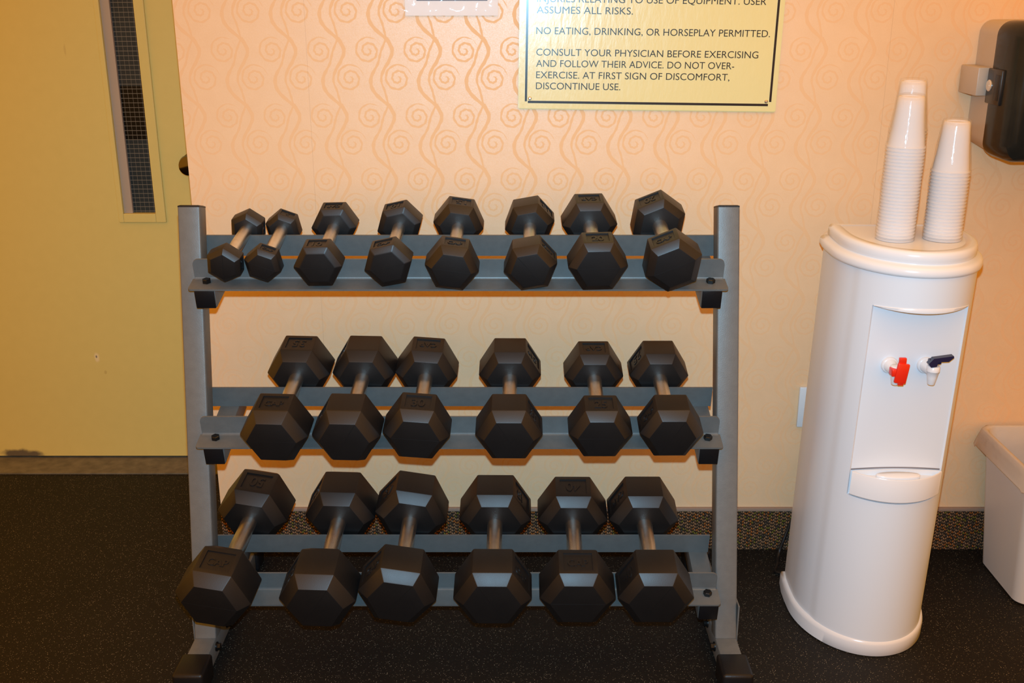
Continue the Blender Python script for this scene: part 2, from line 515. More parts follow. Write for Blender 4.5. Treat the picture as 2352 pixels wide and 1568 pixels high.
_txt = {}
def text_mesh_data(s, extrude, offset=0.0):
    """verts/faces of a line of lettering; unit cap height, origin at the left end of its baseline"""
    k = (s, extrude, offset)
    if k in _txt: return _txt[k]
    cu = bpy.data.curves.new('lettering_curve', 'FONT')
    cu.body = s; cu.extrude = extrude; cu.offset = offset; cu.resolution_u = 4
    o = bpy.data.objects.new('lettering_curve', cu); COL.objects.link(o)
    dg = bpy.context.evaluated_depsgraph_get(); dg.update()
    me = bpy.data.meshes.new_from_object(o.evaluated_get(dg))
    V = [v.co.copy() for v in me.vertices]; F = [tuple(p.vertices) for p in me.polygons]
    bpy.data.objects.remove(o); bpy.data.meshes.remove(me); bpy.data.curves.remove(cu)
    x0 = min(v.x for v in V); x1 = max(v.x for v in V)
    _txt[k] = (V, F, x0, x1)
    return _txt[k]
CAPH = None
def cap_height():
    global CAPH
    if CAPH is None:
        V = text_mesh_data('H', 0.0)[0]; CAPH = max(v.y for v in V)
    return CAPH

def lettering_bm(s, origin, right, up, nrm, width, height, depth, centre=False, offset=0.0):
    V, F, x0, x1 = text_mesh_data(s, 0.5, offset)
    ch = cap_height(); sx = width / (x1 - x0); sy = height / ch
    bm = bmesh.new()
    right, up, nrm, origin = Vector(right), Vector(up), Vector(nrm), Vector(origin)
    vs = []
    for v in V:
        a = (v.x - x0) * sx - (width / 2 if centre else 0); b = v.y * sy - (height / 2 if centre else 0)
        vs.append(bm.verts.new(origin + right * a + up * b + nrm * ((v.z + 0.5) * depth)))
    for f in F:
        try: bm.faces.new([vs[i] for i in f])
        except ValueError: pass
    return bm

# ------------------------------------------------------------------ the room
WY = 2.62
struct(obj('floor', B(-4.0, 4.0, -5.0, 3.16, -0.05, 0.0), M['floor'], smooth=False))
struct(obj('wall_back', B(-0.795, 3.0, WY, WY + 0.10, 0.0, 2.75), M['wallpaper'], smooth=False))
struct(obj('wall_return', B(-0.795, -0.70, WY + 0.10, 3.24, 0.0, 2.75), M['putty'], smooth=False))
struct(obj('trim_1', B(-3.0, -0.795, 3.09, 3.30, -0.03, 0.004), M['lintel'], smooth=False))
bb = struct(obj('baseboard_back', B(-0.795, 3.0, WY - 0.008, WY, 0.0, 0.118, bev=0.002), M['base'], smooth=False))
obj('binding_strip', B(-0.795, 3.0, WY - 0.010, WY, 0.118, 0.128, bev=0.002), M['binding'], bb)

# door in the recess to the left, with a narrow wired-glass light
DY = 3.205
def door():
    bm = bmesh.new()
    gx0, gx1, gz0, gz1 = -1.192, -1.066, 0.812, 1.75
    box(bm, -2.05, gx0, DY, DY + 0.045, 0.012, 2.15)
    box(bm, gx1, -0.80, DY, DY + 0.045, 0.012, 2.15)
    box(bm, gx0, gx1, DY, DY + 0.045, 0.012, gz0)
    box(bm, gx0, gx1, DY, DY + 0.045, gz1, 2.15)
    d = struct(obj('door_1', bm, M['door'], smooth=False))
    bm = bmesh.new()
    ox0, ox1, oz0, oz1 = gx0 - 0.006, gx1 + 0.012, gz0 - 0.020, gz1 + 0.02
    w = 0.030
    box(bm, ox1 - w, ox1, DY - 0.007, DY + 0.03, oz0, oz1, bev=0.002)
    box(bm, ox0, ox0 + 0.016, DY - 0.007, DY + 0.03, oz0, oz1, bev=0.002)
    box(bm, ox0 + 0.016, ox1 - w, DY - 0.007, DY + 0.03, oz0, oz0 + w * 0.9, bev=0.002)
    box(bm, ox0 + 0.016, ox1 - w, DY - 0.007, DY + 0.03, oz1 - w, oz1, bev=0.002)
    f = obj('window_frame', bm, M['door'], d, smooth=False)
    bm = bmesh.new()
    box(bm, ox0 + 0.016, ox0 + 0.042, DY + 0.004, DY + 0.03, oz0 + w * 0.9, oz1 - w)
    obj('glazing_bead', bm, M['gasket'], f, smooth=False)
    obj('glass_pane', B(ox0 + 0.042, ox1 - w, DY + 0.014, DY + 0.020, oz0 + w * 0.9, oz1 - w), M['glass'], f, smooth=False)
    bm = bmesh.new()
    kc = Vector((-0.955, DY, 0.972))
    cyl(bm, kc, kc + Vector((0, -0.065, 0)), 0.03, n=28,
        stations=((0, 0.033), (0.08, 0.033), (0.12, 0.014), (0.45, 0.013), (0.55, 0.024), (0.75, 0.031), (0.9, 0.028), (1.0, 0.014)))
    obj('door_knob', bm, M['knob'], d)
    return d
door()
struct(obj('wall_left', B(-3.0, -0.795, DY + 0.045, DY + 0.10, 0.0, 2.75), M['putty'], smooth=False))

# ------------------------------------------------------------------ the dumbbell rack
def tier_frame(y, z, tilt):
    t = rad(tilt)
    s = Vector((0, math.cos(t), math.sin(t))); n = Vector((0, -math.sin(t), math.cos(t)))
    return Matrix(((1, s.x, n.x, 0), (0, s.y, n.y, y), (0, s.z, n.z, z), (0, 0, 0, 1)))
TIERS = {'T': (2.2676, 0.8666, 12.118, 0.1266), 'M': (2.2102, 0.5204, 12.528, 0.1213), 'B': (2.1236, 0.1760, 12.625, 0.1304)}
rack = thing('dumbbell_rack', 'grey steel three-tier dumbbell rack on the black floor against the wallpaper', 'rack', (-0.12, 2.2, 0))
RL = Vector(rack.location)
def robj(name, bm, mat, parent=None, **k):
    if parent is None:
        bmesh.ops.translate(bm, verts=bm.verts, vec=-RL)
        return obj(name, bm, mat, rack, **k)
    bmesh.ops.translate(bm, verts=bm.verts, vec=-RL)
    return obj(name, bm, mat, parent, **k)

PB, PT = Vector((0, 2.1085, 0.0555)), Vector((0, 2.3345, 1.0155))
pd = (PT - PB).normalized(); pn = Vector((0, pd.z, -pd.y))
for xb, xt in ((-0.7298, -0.7413), (0.4669, 0.4553)):
    def section(base, x0, w=0.0495, dep=0.05, inset=0.0):
        return [base + Vector((x0 + inset, 0, 0)) + pn * inset, base + Vector((x0 + w - inset, 0, 0)) + pn * inset,
                base + Vector((x0 + w - inset, 0, 0)) + pn * (dep - inset), base + Vector((x0 + inset, 0, 0)) + pn * (dep - inset)]
    bm = bmesh.new()
    loft(bm, [section(PB, xb), section(PT - pd * 0.003, xt)])
    es = [e for e in bm.edges if abs((e.verts[0].co - e.verts[1].co).normalized().dot(pd)) > 0.9]
    bmesh.ops.bevel(bm, geom=es, offset=0.004, segments=3, affect='EDGES', profile=0.5)
    up = robj('upright', bm, M['steel'])
    bm = bmesh.new()
    loft(bm, [section(PT - pd * 0.003, xt, inset=0.0005), section(PT, xt, inset=0.0005), section(PT + pd * 0.002, xt, inset=0.005)])
    robj('end_cap', bm, M['cap'], up)
    # foot under the upright
    ft = robj('foot', B(xb, xb + 0.0495, 2.0, 2.53, 0.006, 0.0550, bev=0.004), M['steel'])
    for y0, y1 in ((1.962, 2.046), (2.495, 2.56)):
        robj('end_cap', B(xb - 0.0095, xb + 0.059, y0, y1, 0.0, 0.0605, bev=0.008, seg=3), M['cap'], ft)
    inner = xb + 0.0495 if xb < 0 else xb
    sg = 1 if xb < 0 else -1
    for yb, zb in ((2.105, 0.036), (2.20, 0.036)):
        bm = bmesh.new()
        cyl(bm, (inner, yb, zb), (inner + sg * 0.003, yb, zb), 0.011, n=20)
        cyl(bm, (inner + sg * 0.003, yb, zb), (inner + sg * 0.010, yb, zb), 0.0085, n=6)
        robj('bolt', bm, M['bolt'], ft, smooth=False)
    # bracket plate between upright and foot on the outer side
    outx = xb - 0.0035 if xb < 0 else xb + 0.0495
    robj('gusset_plate', B(outx, outx + 0.0035, 2.115, 2.20, 0.02, 0.135, bev=0.001), M['steel'], ft, smooth=False)

def rounded_profile(x0, x1, h0, h1, r, both=False):
    pts = [(x0, h0), (x1, h0)]
    for k in range(7):
        a = rad(90 * k / 6); pts.append((x1 - r + r * math.cos(a), h1 - r + r * math.sin(a)))
    for k in range(7):
        a = rad(90 + 90 * k / 6); pts.append((x0 + r + r * math.cos(a), h1 - r + r * math.sin(a)))
    return pts
for key, (ty, tz, tilt, gap) in TIERS.items():
    m = tier_frame(ty, tz, tilt)
    x0, x1 = -0.7010, 0.4680
    T = 0.004
    # front angle iron: flange towards the viewer, upright lip behind it
    bm = bmesh.new()
    prism(bm, rounded_profile(x0 + 0.004, x1 - 0.004, -T, 0.0475, 0.013), 0.0, T, lambda a, b, h: m @ Vector((a, h, b)))
    prism(bm, [(a, -b) for a, b in rounded_profile(x0, x1, 0.0, 0.050, 0.008)], -T, 0.0, lambda a, b, h: m @ Vector((a, b, h)))
    # fillet in the bend
    prism(bm, [(0.0, 0.0), (-0.004, 0.0), (-0.0012, 0.0012), (0.0, 0.004)], x0 + 0.005, x1 - 0.005, lambda a, b, h: m @ Vector((h, a, b)))
    fr = robj('front_rail', bm, M['steel'], sharp=40)
    # rear angle iron, mirrored
    bm = bmesh.new()
    rx0, rx1 = -0.7020, 0.4660
    prism(bm, [(rx0, -T), (rx1, -T), (rx1, 0.0475), (rx0, 0.0475)], gap - T, gap, lambda a, b, h: m @ Vector((a, h, b)))
    prism(bm, [(rx0, 0.0), (rx1, 0.0), (rx1, 0.050), (rx0, 0.050)], -T, 0.0, lambda a, b, h: m @ Vector((a, gap + b, h)))
    robj('rear_rail', bm, M['steel'], sharp=40)
    kz = (tz - 0.0555) / 0.96
    li, ri = -0.6803 - 0.0115 * kz + 0.0008, 0.4669 - 0.0116 * kz - 0.0008
    for ax0, ax1 in ((li, li + 0.045), (ri - 0.045, ri)):
        arm = robj('side_arm', B(ax0, ax1, -0.044, gap + 0.056, -T - 0.045, -T, bev=0.003, mtx=m), M['steel'])
        robj('end_cap', B(ax0 + 0.001, ax1 - 0.001, -0.0485, -0.0440, -T - 0.044, -T - 0.001, bev=0.002, mtx=m), M['cap'], arm)
        cx = (ax0 + ax1) / 2
        if key == 'B' and ax0 < 0: continue      # lies under the largest dumbbell
        bm = bmesh.new()
        p = lambda s, n: m @ Vector((cx, s, n))
        cyl(bm, p(-0.017, 0.0), p(-0.017, 0.0075), 0.0098, n=6)
        cyl(bm, p(-0.017, 0.0075), p(-0.017, 0.0088), 0.0090, 0.0070, n=6)
        robj('bolt', bm, M['bolt'], fr, smooth=False)
        bm = bmesh.new(); cyl(bm, p(-0.017, -T - 0.045), p(-0.017, -T - 0.054), 0.0100, n=6)
        robj('nut', bm, M['bolt'], arm, smooth=False)

# ------------------------------------------------------------------ dumbbells
HR = {'5': .0143, '10': .0140, '15': .0146, '20': .0166, '25': .0166, '30': .0166, '35': .0168, '40': .0178, '45': .0178, '50': .0178}
def build_head(R, Lh, roll, sgn, jp, ch):
    """one hexagonal head about its own centre; sgn -1 = the end facing the room, +1 = the end facing the wall"""
    CI = 0.727
    bm = bmesh.new()
    o = Vector((0, sgn, 0))
    st = [(-Lh / 2, CI * R), (-Lh / 2 + ch, R), (Lh / 2 - ch, R), (Lh / 2, CI * R)]
    ring = []
    for t, r in st:
        ring.append([bm.verts.new(Vector((r * math.cos(rad(60 * k - roll)), t * sgn, r * math.sin(rad(60 * k - roll))))) for k in range(6)])
    bm.faces.new(ring[0]); bm.faces.new(ring[3][::-1])
    panel = None; skip = set()
    for i in range(3):
        for k in range(6):
            q = (k + 1) % 6
            A, Bv, C, D = ring[i][k], ring[i][q], ring[i + 1][q], ring[i + 1][k]
            if i == 1 and k == jp:
                ctr = (A.co + Bv.co + C.co + D.co) / 4
                nrm = Vector((ctr.x, 0, ctr.z)).normalized()
                wdir = (Bv.co - A.co).normalized(); W = (Bv.co - A.co).length; H = Lh - 2 * ch
                hw, hh = W * 0.375, H * 0.355
                base = Vector((ctr.x, 0, ctr.z))
                c4 = [base + wdir * a * hw + o * b * hh for a, b in ((-1, -1), (1, -1), (1, 1), (-1, 1))]
                top = [bm.verts.new(v) for v in c4]
                dn = 0.0022 + 0.012 * R
                bot = [bm.verts.new(v - nrm * dn) for v in c4]
                outer = [A, Bv, C, D]
                for a in range(4):
                    b = (a + 1) % 4
                    bm.faces.new((outer[a], outer[b], top[b], top[a]))
                    f = bm.faces.new((top[a], top[b], bot[b], bot[a]))
                    skip.update(f.edges)
                f = bm.faces.new(bot); skip.update(f.edges)
                panel = (base - nrm * dn, nrm, W, H)
            else:
                bm.faces.new((A, Bv, C, D))
    bm.normal_update()
    bmesh.ops.recalc_face_normals(bm, faces=bm.faces)
    hexv = {v for r in ring for v in r}
    es = [e for e in bm.edges if e not in skip and e.verts[0] in hexv and e.verts[1] in hexv]
    bmesh.ops.bevel(bm, geom=es, offset=0.0012 + R * 0.014, segments=2, affect='EDGES', profile=0.6, clamp_overlap=True)
    # mould line across the outer face, corner to corner
    if panel:
        nrm = panel[1]; s = nrm.cross(o).normalized()
        y = sgn * Lh / 2
        a = s * (CI * R * 0.95)
        w = nrm * 0.0005
        q = [Vector((p.x, y - sgn * 0.0003, p.z)) for p in (a + w, -a + w, -a - w, a - w)]
        h = [v + o * 0.0007 for v in q]
        lo = [bm.verts.new(v) for v in q]; hi = [bm.verts.new(v) for v in h]
        bm.faces.new(hi)
        for i in range(4): bm.faces.new((lo[i], lo[(i + 1) % 4], hi[(i + 1) % 4], hi[i]))
    return bm, panel

def dumbbell(lb, x, y, z, yaw, tilt, roll, R, L, Lh, ch, face, front, label):
    root = thing('hex_dumbbell', label, 'dumbbell', (x, y, z + 0.0008), 'hex dumbbells on the rack')
    t, w = rad(tilt), rad(yaw)
    f = Vector((0, -math.cos(t), -math.sin(t))); up = Vector((0, -math.sin(t), math.cos(t))); s = Vector((1, 0, 0))
    ax = f * math.cos(w) - s * math.sin(w); sd = s * math.cos(w) + f * math.sin(w)
    rot = Matrix((sd, -ax, up)).transposed()
    root.rotation_euler = rot.to_euler()
    jp = (1 - face) % 6
    e = (L - Lh) / 2
    for sgn in (-1, 1):
        bm, panel = build_head(R, Lh, roll, sgn, jp, ch)
        bmesh.ops.translate(bm, verts=bm.verts, vec=Vector((0, sgn * e, 0)))
        h = obj('head', bm, M['rubber'], root, sharp=20)
        base, nrm, W, H = panel
        o = Vector((0, sgn, 0)); right = nrm.cross(o); upv = -o
        s_ = (lb if front == 'number' else 'CAP') if sgn < 0 else ('CAP' if front == 'number' else lb)
        isnum = s_ != 'CAP'
        wd = W * (0.40 if len(s_) == 2 else 0.17 if len(s_) == 1 else 0.54)
        bm = lettering_bm(s_, base + Vector((0, sgn * (e + H * 0.02), 0)), right, upv, nrm, wd, H * (0.40 if isnum else 0.26), 0.0013 + 0.004 * R, True, 0.02)
        obj('raised_number' if isnum else 'raised_lettering', bm, M['rubber'], h, smooth=False)
    bm = bmesh.new()
    hl = L / 2 - Lh + 0.003; r = HR[lb]
    st = [(0, r * 1.02), (0.2, r * 0.99), (0.5, r * 1.03), (0.8, r * 0.99), (1, r * 1.02)]
    cyl(bm, (0, -hl, 0), (0, hl, 0), r, n=32, stations=st)
    obj('handle', bm, M['handle'], root)
    return root

TT, TM, TB = 12.118, 12.528, 12.625
DB = [
 ('5', -0.6109, 2.3209, 0.9312, 3.22, TT, -25.0, 0.0410, 0.2304, 0.0472, 0.0087, 2, 'brand', 'smallest black hex dumbbell at the far left end of the top tier, corner upward'),
 ('5', -0.5288, 2.3210, 0.9310, 2.87, TT, 20.0, 0.0410, 0.2304, 0.0472, 0.0087, 0, 'brand', 'small black hex dumbbell second from the left on the top tier, embossed 5'),
 ('10', -0.4102, 2.3234, 0.9343, 1.80, TT, -2.0, 0.0528, 0.2549, 0.0565, 0.0071, 0, 'number', 'black hex dumbbell third from left on the top tier, embossed 10 on its near head'),
 ('10', -0.2608, 2.3229, 0.9362, 1.84, TT, -13.5, 0.0528, 0.2549, 0.0565, 0.0071, 0, 'brand', 'black hex dumbbell fourth from left on the top tier, embossed 10 on its far head'),
 ('15', -0.1248, 2.3191, 0.9377, 1.20, TT, 8.0, 0.0582, 0.2945, 0.0800, 0.0168, 0, 'brand', 'black hex dumbbell fifth from left on the top tier, 15 upside down on far head'),
 ('15', 0.0398, 2.3193, 0.9383, 0.41, TT, -11.0, 0.0582, 0.2945, 0.0800, 0.0168, 1, 'brand', 'black hex dumbbell sixth from left on the top tier, stamped panel on right slope'),
 ('20', 0.1792, 2.3162, 0.9421, -1.29, TT, -1.0, 0.0638, 0.2885, 0.0783, 0.0125, 0, 'number', 'black hex dumbbell embossed 20 on its near head, second from right on top tier'),
 ('20', 0.3376, 2.3157, 0.9442, -1.68, TT, -23.0, 0.0638, 0.2885, 0.0783, 0.0125, 0, 'brand', 'tilted black hex dumbbell at the right end of the top tier, 20 on far head'),
 ('35', -0.5033, 2.2554, 0.5965, 2.63, TM, 0.0, 0.0745, 0.3612, 0.1159, 0.0259, 0, 'brand', 'black hex dumbbell at the left end of the middle tier, panel on top'),
 ('35', -0.3501, 2.2554, 0.5965, 2.14, TM, 0.0, 0.0745, 0.3612, 0.1159, 0.0259, -1, 'number', 'black hex dumbbell second from left on the middle tier, blank top face'),
 ('30', -0.2022, 2.2534, 0.5973, 1.30, TM, 4.0, 0.0731, 0.3430, 0.1069, 0.0221, 0, 'number', 'black hex dumbbell embossed 30 on its near top face, third from left on middle tier'),
 ('30', -0.0055, 2.2542, 0.5951, 0.44, TM, 0.0, 0.0731, 0.3430, 0.1069, 0.0221, 1, 'number', 'black hex dumbbell fourth from left on the middle tier, 30 on its right slope'),
 ('25', 0.1911, 2.2565, 0.5925, 0.02, TM, 0.0, 0.0696, 0.3267, 0.0984, 0.0195, 0, 'number', 'black hex dumbbell embossed 25 on its near top face, second from right on middle tier'),
 ('25', 0.3439, 2.2590, 0.5930, -0.16, TM, 0.0, 0.0696, 0.3267, 0.0984, 0.0195, -1, 'brand', 'black hex dumbbell at the right end of the middle tier, panel on its left slope'),
 ('50', -0.6251, 2.1703, 0.2655, 5.99, TB, 6.5, 0.0841, 0.4010, 0.1288, 0.0260, 0, 'brand', 'largest black hex dumbbell lying askew at the left end of the bottom tier'),
 ('50', -0.4121, 2.1725, 0.2616, 2.45, TB, 0.0, 0.0841, 0.4010, 0.1288, 0.0260, -1, 'number', 'large black hex dumbbell second from left on the bottom tier, blank top face'),
 ('45', -0.2422, 2.1677, 0.2675, 1.94, TB, 9.0, 0.0854, 0.3739, 0.1155, 0.0206, -1, 'brand', 'large black hex dumbbell rolled slightly to the right, third from left on bottom tier'),
 ('45', -0.0407, 2.1666, 0.2614, 0.46, TB, 0.0, 0.0854, 0.3739, 0.1155, 0.0206, 1, 'brand', 'large black hex dumbbell fourth from left on the bottom tier, panel on right slope'),
 ('40', 0.1430, 2.1676, 0.2596, 0.44, TB, 0.0, 0.0831, 0.3667, 0.1115, 0.0191, 0, 'brand', 'large black hex dumbbell second from right on bottom tier, lettered panel on top'),
 ('40', 0.3111, 2.1682, 0.2597, 0.11, TB, 0.0, 0.0831, 0.3667, 0.1115, 0.0191, -1, 'number', 'large black hex dumbbell at right end of bottom tier, embossed 40 on left slope'),
]
for d in DB: dumbbell(*d)

# ------------------------------------------------------------------ water cooler
def cooler():
    CX, CYB = 0.8465, 2.425                      # centre x and back plane at the floor
    root = thing('water_cooler', 'white freestanding water cooler with red and navy taps, cup stacks on top', 'water cooler', (CX, CYB, 0))
    HW, YE, SE = 0.1495, 0.108, 0.193              # half width, depth of the widest line, depth of the bow
    def bow(x, off=0.0):
        h = HW + off
        return YE + (SE + off) * math.sqrt(max(0.0, 1 - (x / h) ** 2))
    def outline(off=0.0, n=96, step=0.0060):
        P = [(-0.1425, 0.0), (-0.1475, 0.035), (-0.1492, 0.07)]
        for i in range(n + 1):
            a = rad(-90 + 180 * i / n)
            x = HW * math.sin(a); d = YE + SE * math.cos(a)
            # the front panel stands a few millimetres proud of the sides
            k = min(1.0, max(0.0, (0.133 - abs(x)) / 0.009)); k = k * k * (3 - 2 * k)
            P.append((x, d + step * k))
        P += [(0.1492, 0.07), (0.1475, 0.035), (0.1425, 0.0)]
        if off:
            Q = []; m = len(P)
            for i in range(m):
                p, a, b = Vector(P[i]), Vector(P[i - 1]), Vector(P[(i + 1) % m])
                e1 = (p - a).normalized(); e2 = (b - p).normalized()
                n1 = Vector((-e1.y, e1.x)); n2 = Vector((-e2.y, e2.x))
                nn = (n1 + n2).normalized(); k = off / max(0.5, nn.dot(n1))
                Q.append((p.x + nn.x * k, p.y + nn.y * k))
            P = Q
        return P
    SH = 0.024
    def V(x, d, z): return Vector((x + SH * z, -d, z))
    def ring(off, z, flat=None, half=0.096, step=0.0060):
        r = []
        for x, d in outline(off, step=step):
            if flat is not None and abs(x) < half: d = min(d, flat)
            r.append(V(x, d, z))
        return r
    fl_ = 0.252; h = 0.1005
    zb, zt = 0.392, 0.836
    bm = bmesh.new()
    rings = [ring(0, 0.030), ring(0, 0.238),
             ring(0, zb), ring(0, zb, fl_, h), ring(0, zt, fl_, h), ring(0, zt), ring(0, 0.912)]
    loft(bm, rings)
    bmesh.ops.remove_doubles(bm, verts=bm.verts, dist=1e-5)
    obj('body', bm, M['white'], root, sharp=28)
    bm = bmesh.new()
    xs = [-0.104 + 0.208 * i / 30 for i in range(31)]
    wv = lambda x: 0.0008 * min(1.0, (0.106 - abs(x)) / 0.02)
    loft(bm, [[V(x, bow(x) + 0.0045 - 0.003, 0.2385 - wv(x)), V(x, bow(x) + 0.0045 + 0.0004, 0.2385 - wv(x)), V(x, bow(x) + 0.0045 + 0.0004, 0.2385 + wv(x)), V(x, bow(x) + 0.0045 - 0.003, 0.2385 + wv(x))] for x in xs])
    obj('panel_seam_shade', bm, M['seam'], root, smooth=False)  # thin dark strip painting the shade of the panel groove
    oring = lambda o, z: ring(o, z, step=0.0)
    # base plinth
    bm = bmesh.new()
    loft(bm, [oring(o, z) for o, z in ((0.006, 0.0), (0.0095, 0.003), (0.0095, 0.030), (0.0075, 0.038), (0.003, 0.041), (-0.01, 0.041))])
    obj('base', bm, M['white2'], root, sharp=50)
    # top cap with shoulder, groove and lid plate
    bm = bmesh.new()
    prof = [(-0.01, 0.9055), (0.004, 0.906), (0.0080, 0.9085), (0.0092, 0.913), (0.0088, 0.920), (0.0066, 0.9255), (0.001, 0.9295), (-0.0055, 0.9315),
            (-0.0068, 0.9325), (-0.0068, 0.9340), (-0.0055, 0.9352), (-0.0058, 0.9490), (-0.0075, 0.9550), (-0.0110, 0.9580), (-0.0150, 0.9585)]
    loft(bm, [oring(o + 0.001, z) for o, z in prof], True, False)
    bm2 = [oring(o + 0.001, z) for o, z in ((-0.0150, 0.9585), (-0.0290, 0.9585), (-0.0305, 0.9570), (-0.0320, 0.9570))]
    loft(bm, bm2, False, True)
    bmesh.ops.remove_doubles(bm, verts=bm.verts, dist=1e-5)
    obj('top_cap', bm, M['white2'], root, sharp=60)
    # visor over the tap recess
    bm = bmesh.new()
    def lens(n=26, half=0.100, d0=0.248, off=0.0, z=0.0):
        P = []
        for i in range(n + 1):
            x = -half + 2 * half * i / n
            P.append(V(x, bow(x, off) + 0.0045, z))
        for i in range(n + 1):
            x = half - 2 * half * i / n
            P.append(V(x, d0, z))
        return P
    def crescent(half, off, z, lift):
        P = lens(half=half, off=off)
        return [Vector((p.x - CXV + SH * z, p.y, z + lift * (1 - min(1.0, abs(p.x - CXV) / half) ** 2))) for p in P]
    CXV = 0.0
    loft(bm, [crescent(0.0985, -0.002, 0.8335, -0.004), crescent(0.1005, 0.0020, 0.8345, -0.003), crescent(0.1005, 0.0028, 0.8355, 0.005), crescent(0.0985, -0.001, 0.8365, 0.009)])
    obj('visor', bm, M['white2'], root, sharp=50)
    # drip tray with a raised oval grille
    def tray_ring(off, z, half=0.100, back=0.0):
        P = []; n = 30
        for i in range(n + 1):
            x = -half + 2 * half * i / n
            P.append(V(x, bow(x, off) + 0.0045, z))
        for i in range(1, n):
            x = half - 2 * half * i / n
            dd = fl_ - 0.0 + 0.018 * 0 + back
            e = bow(half, off) + 0.0045
            P.append(V(x, e - (e - dd) * math.sqrt(max(0, 1 - (x / half) ** 2)) , z))
        return P
    bm = bmesh.new()
    loft(bm, [tray_ring(0.002, 0.3945), tray_ring(0.0055, 0.398), tray_ring(0.006, 0.450), tray_ring(0.005, 0.452),
              tray_ring(0.0025, 0.452, 0.097, 0.003), tray_ring(0.002, 0.440, 0.096, 0.004)])
    tr = obj('drip_tray', bm, M['white2'], root, sharp=40)
    bm = bmesh.new()
    def oval(rx, ry, z): return [V(rx * math.cos(6.2831853 * i / 36) - 0.004, 0.283 + ry * math.sin(6.2831853 * i / 36), z) for i in range(36)]
    loft(bm, [oval(0.049, 0.0155, 0.439), oval(0.049, 0.0155, 0.4525), oval(0.047, 0.0140, 0.454)])
    obj('grille', bm, M['white2'], tr, sharp=50)
    bm = bmesh.new()
    gx = [-0.101 + 0.202 * i / 30 for i in range(31)]
    gz = lambda x: 0.4535 + 0.004 * (1 - (x / 0.101) ** 2)
    loft(bm, [[V(x, fl_ - 0.002, gz(x) - 0.0035), V(x, fl_ + 0.0006, gz(x) - 0.0035), V(x, fl_ + 0.0006, gz(x)), V(x, fl_ - 0.002, gz(x))] for x in gx])
    obj('tray_gap_shade', bm, M['seam'], root, smooth=False)  # solid strip coloured dark as the shade in the gap behind the tray
    # taps
    for tx, hot in ((-0.047, True), (0.0305, False)):
        zc = 0.700
        bm = bmesh.new()
        cyl(bm, V(tx, fl_, zc), V(tx, fl_ + 0.008, zc), 0.02, n=28, stations=((0, 0.0185), (0.5, 0.0185), (0.9, 0.0172), (1, 0.0165)))
        cyl(bm, V(tx, fl_ + 0.006, zc), V(tx + 0.002, fl_ + 0.040, zc - 0.004), 0.013, n=24, stations=((0, 0.0150), (0.25, 0.0130), (0.6, 0.0108), (1, 0.0105)))
        cyl(bm, V(tx + 0.002, fl_ + 0.040, zc + 0.012), V(tx + 0.002, fl_ + 0.040, zc - 0.030), 0.012, n=24,
            stations=((0, 0.0120), (0.04, 0.0138), (0.28, 0.0138), (0.30, 0.0125), (0.6, 0.0105), (0.95, 0.0078), (1, 0.0068)))
        tp = obj('tap', bm, M['white2'], root, sharp=50)
        bm = bmesh.new()
        q = V(tx + 0.002, fl_ + 0.040, zc)
        if hot:
            box(bm, -0.0125, 0.0125, -0.008, 0.0, -0.022, 0.022, bev=0.002, mtx=Matrix.Translation(q + Vector((0.004, -0.016, 0.002))) @ Matrix.Rotation(rad(7), 4, 'Y'))
            box(bm, -0.0075, 0.0075, -0.007, 0.001, 0.020, 0.034, bev=0.0015, mtx=Matrix.Translation(q + Vector((0.004, -0.014, 0.002))))
            box(bm, -0.016, 0.004, -0.016, 0.006, -0.008, 0.008, bev=0.002, mtx=Matrix.Translation(q + Vector((0, -0.004, 0.002))))
            box(bm, -0.006, 0.006, -0.006, 0.0, -0.006, 0.0, bev=0.001, mtx=Matrix.Translation(q + Vector((0.005, -0.014, -0.020))))
            lv = obj('lever', bm, M['red'], tp, sharp=30); lv['label'] = 'red lever of the hot tap'
        else:
            cyl(bm, q + Vector((-0.010, 0, 0.020)), q + Vector((0.012, 0, 0.024)), 0.0085, n=20)
            prism(bm, [(-0.016, 0.020), (-0.006, 0.032), (0.035, 0.038), (0.036, 0.034), (0.026, 0.025), (0.004, 0.024), (0.002, 0.014), (-0.010, 0.012)],
                  -0.007, 0.007, lambda a, b, hh: q + Vector((a, hh - 0.006, b)))
            lv = obj('lever', bm, M['navy'], tp, sharp=30); lv['label'] = 'navy lever of the cold tap'
    # cord behind the cooler
    bm = bmesh.new()
    path = [(-0.02, 0.165, 0.36), (-0.06, 0.165, 0.20), (-0.115, 0.15, 0.03), (-0.135, 0.10, 0.0055), (-0.148, 0.06, 0.006), (-0.120, 0.03, 0.02), (-0.06, -0.0, 0.06)]
    tube(bm, smooth_path(path), 0.0042)
    obj('power_cord', bm, M['cord'], root)
    return root, CX, CYB, SH
cooler_root, CX, CYB, SH = cooler()

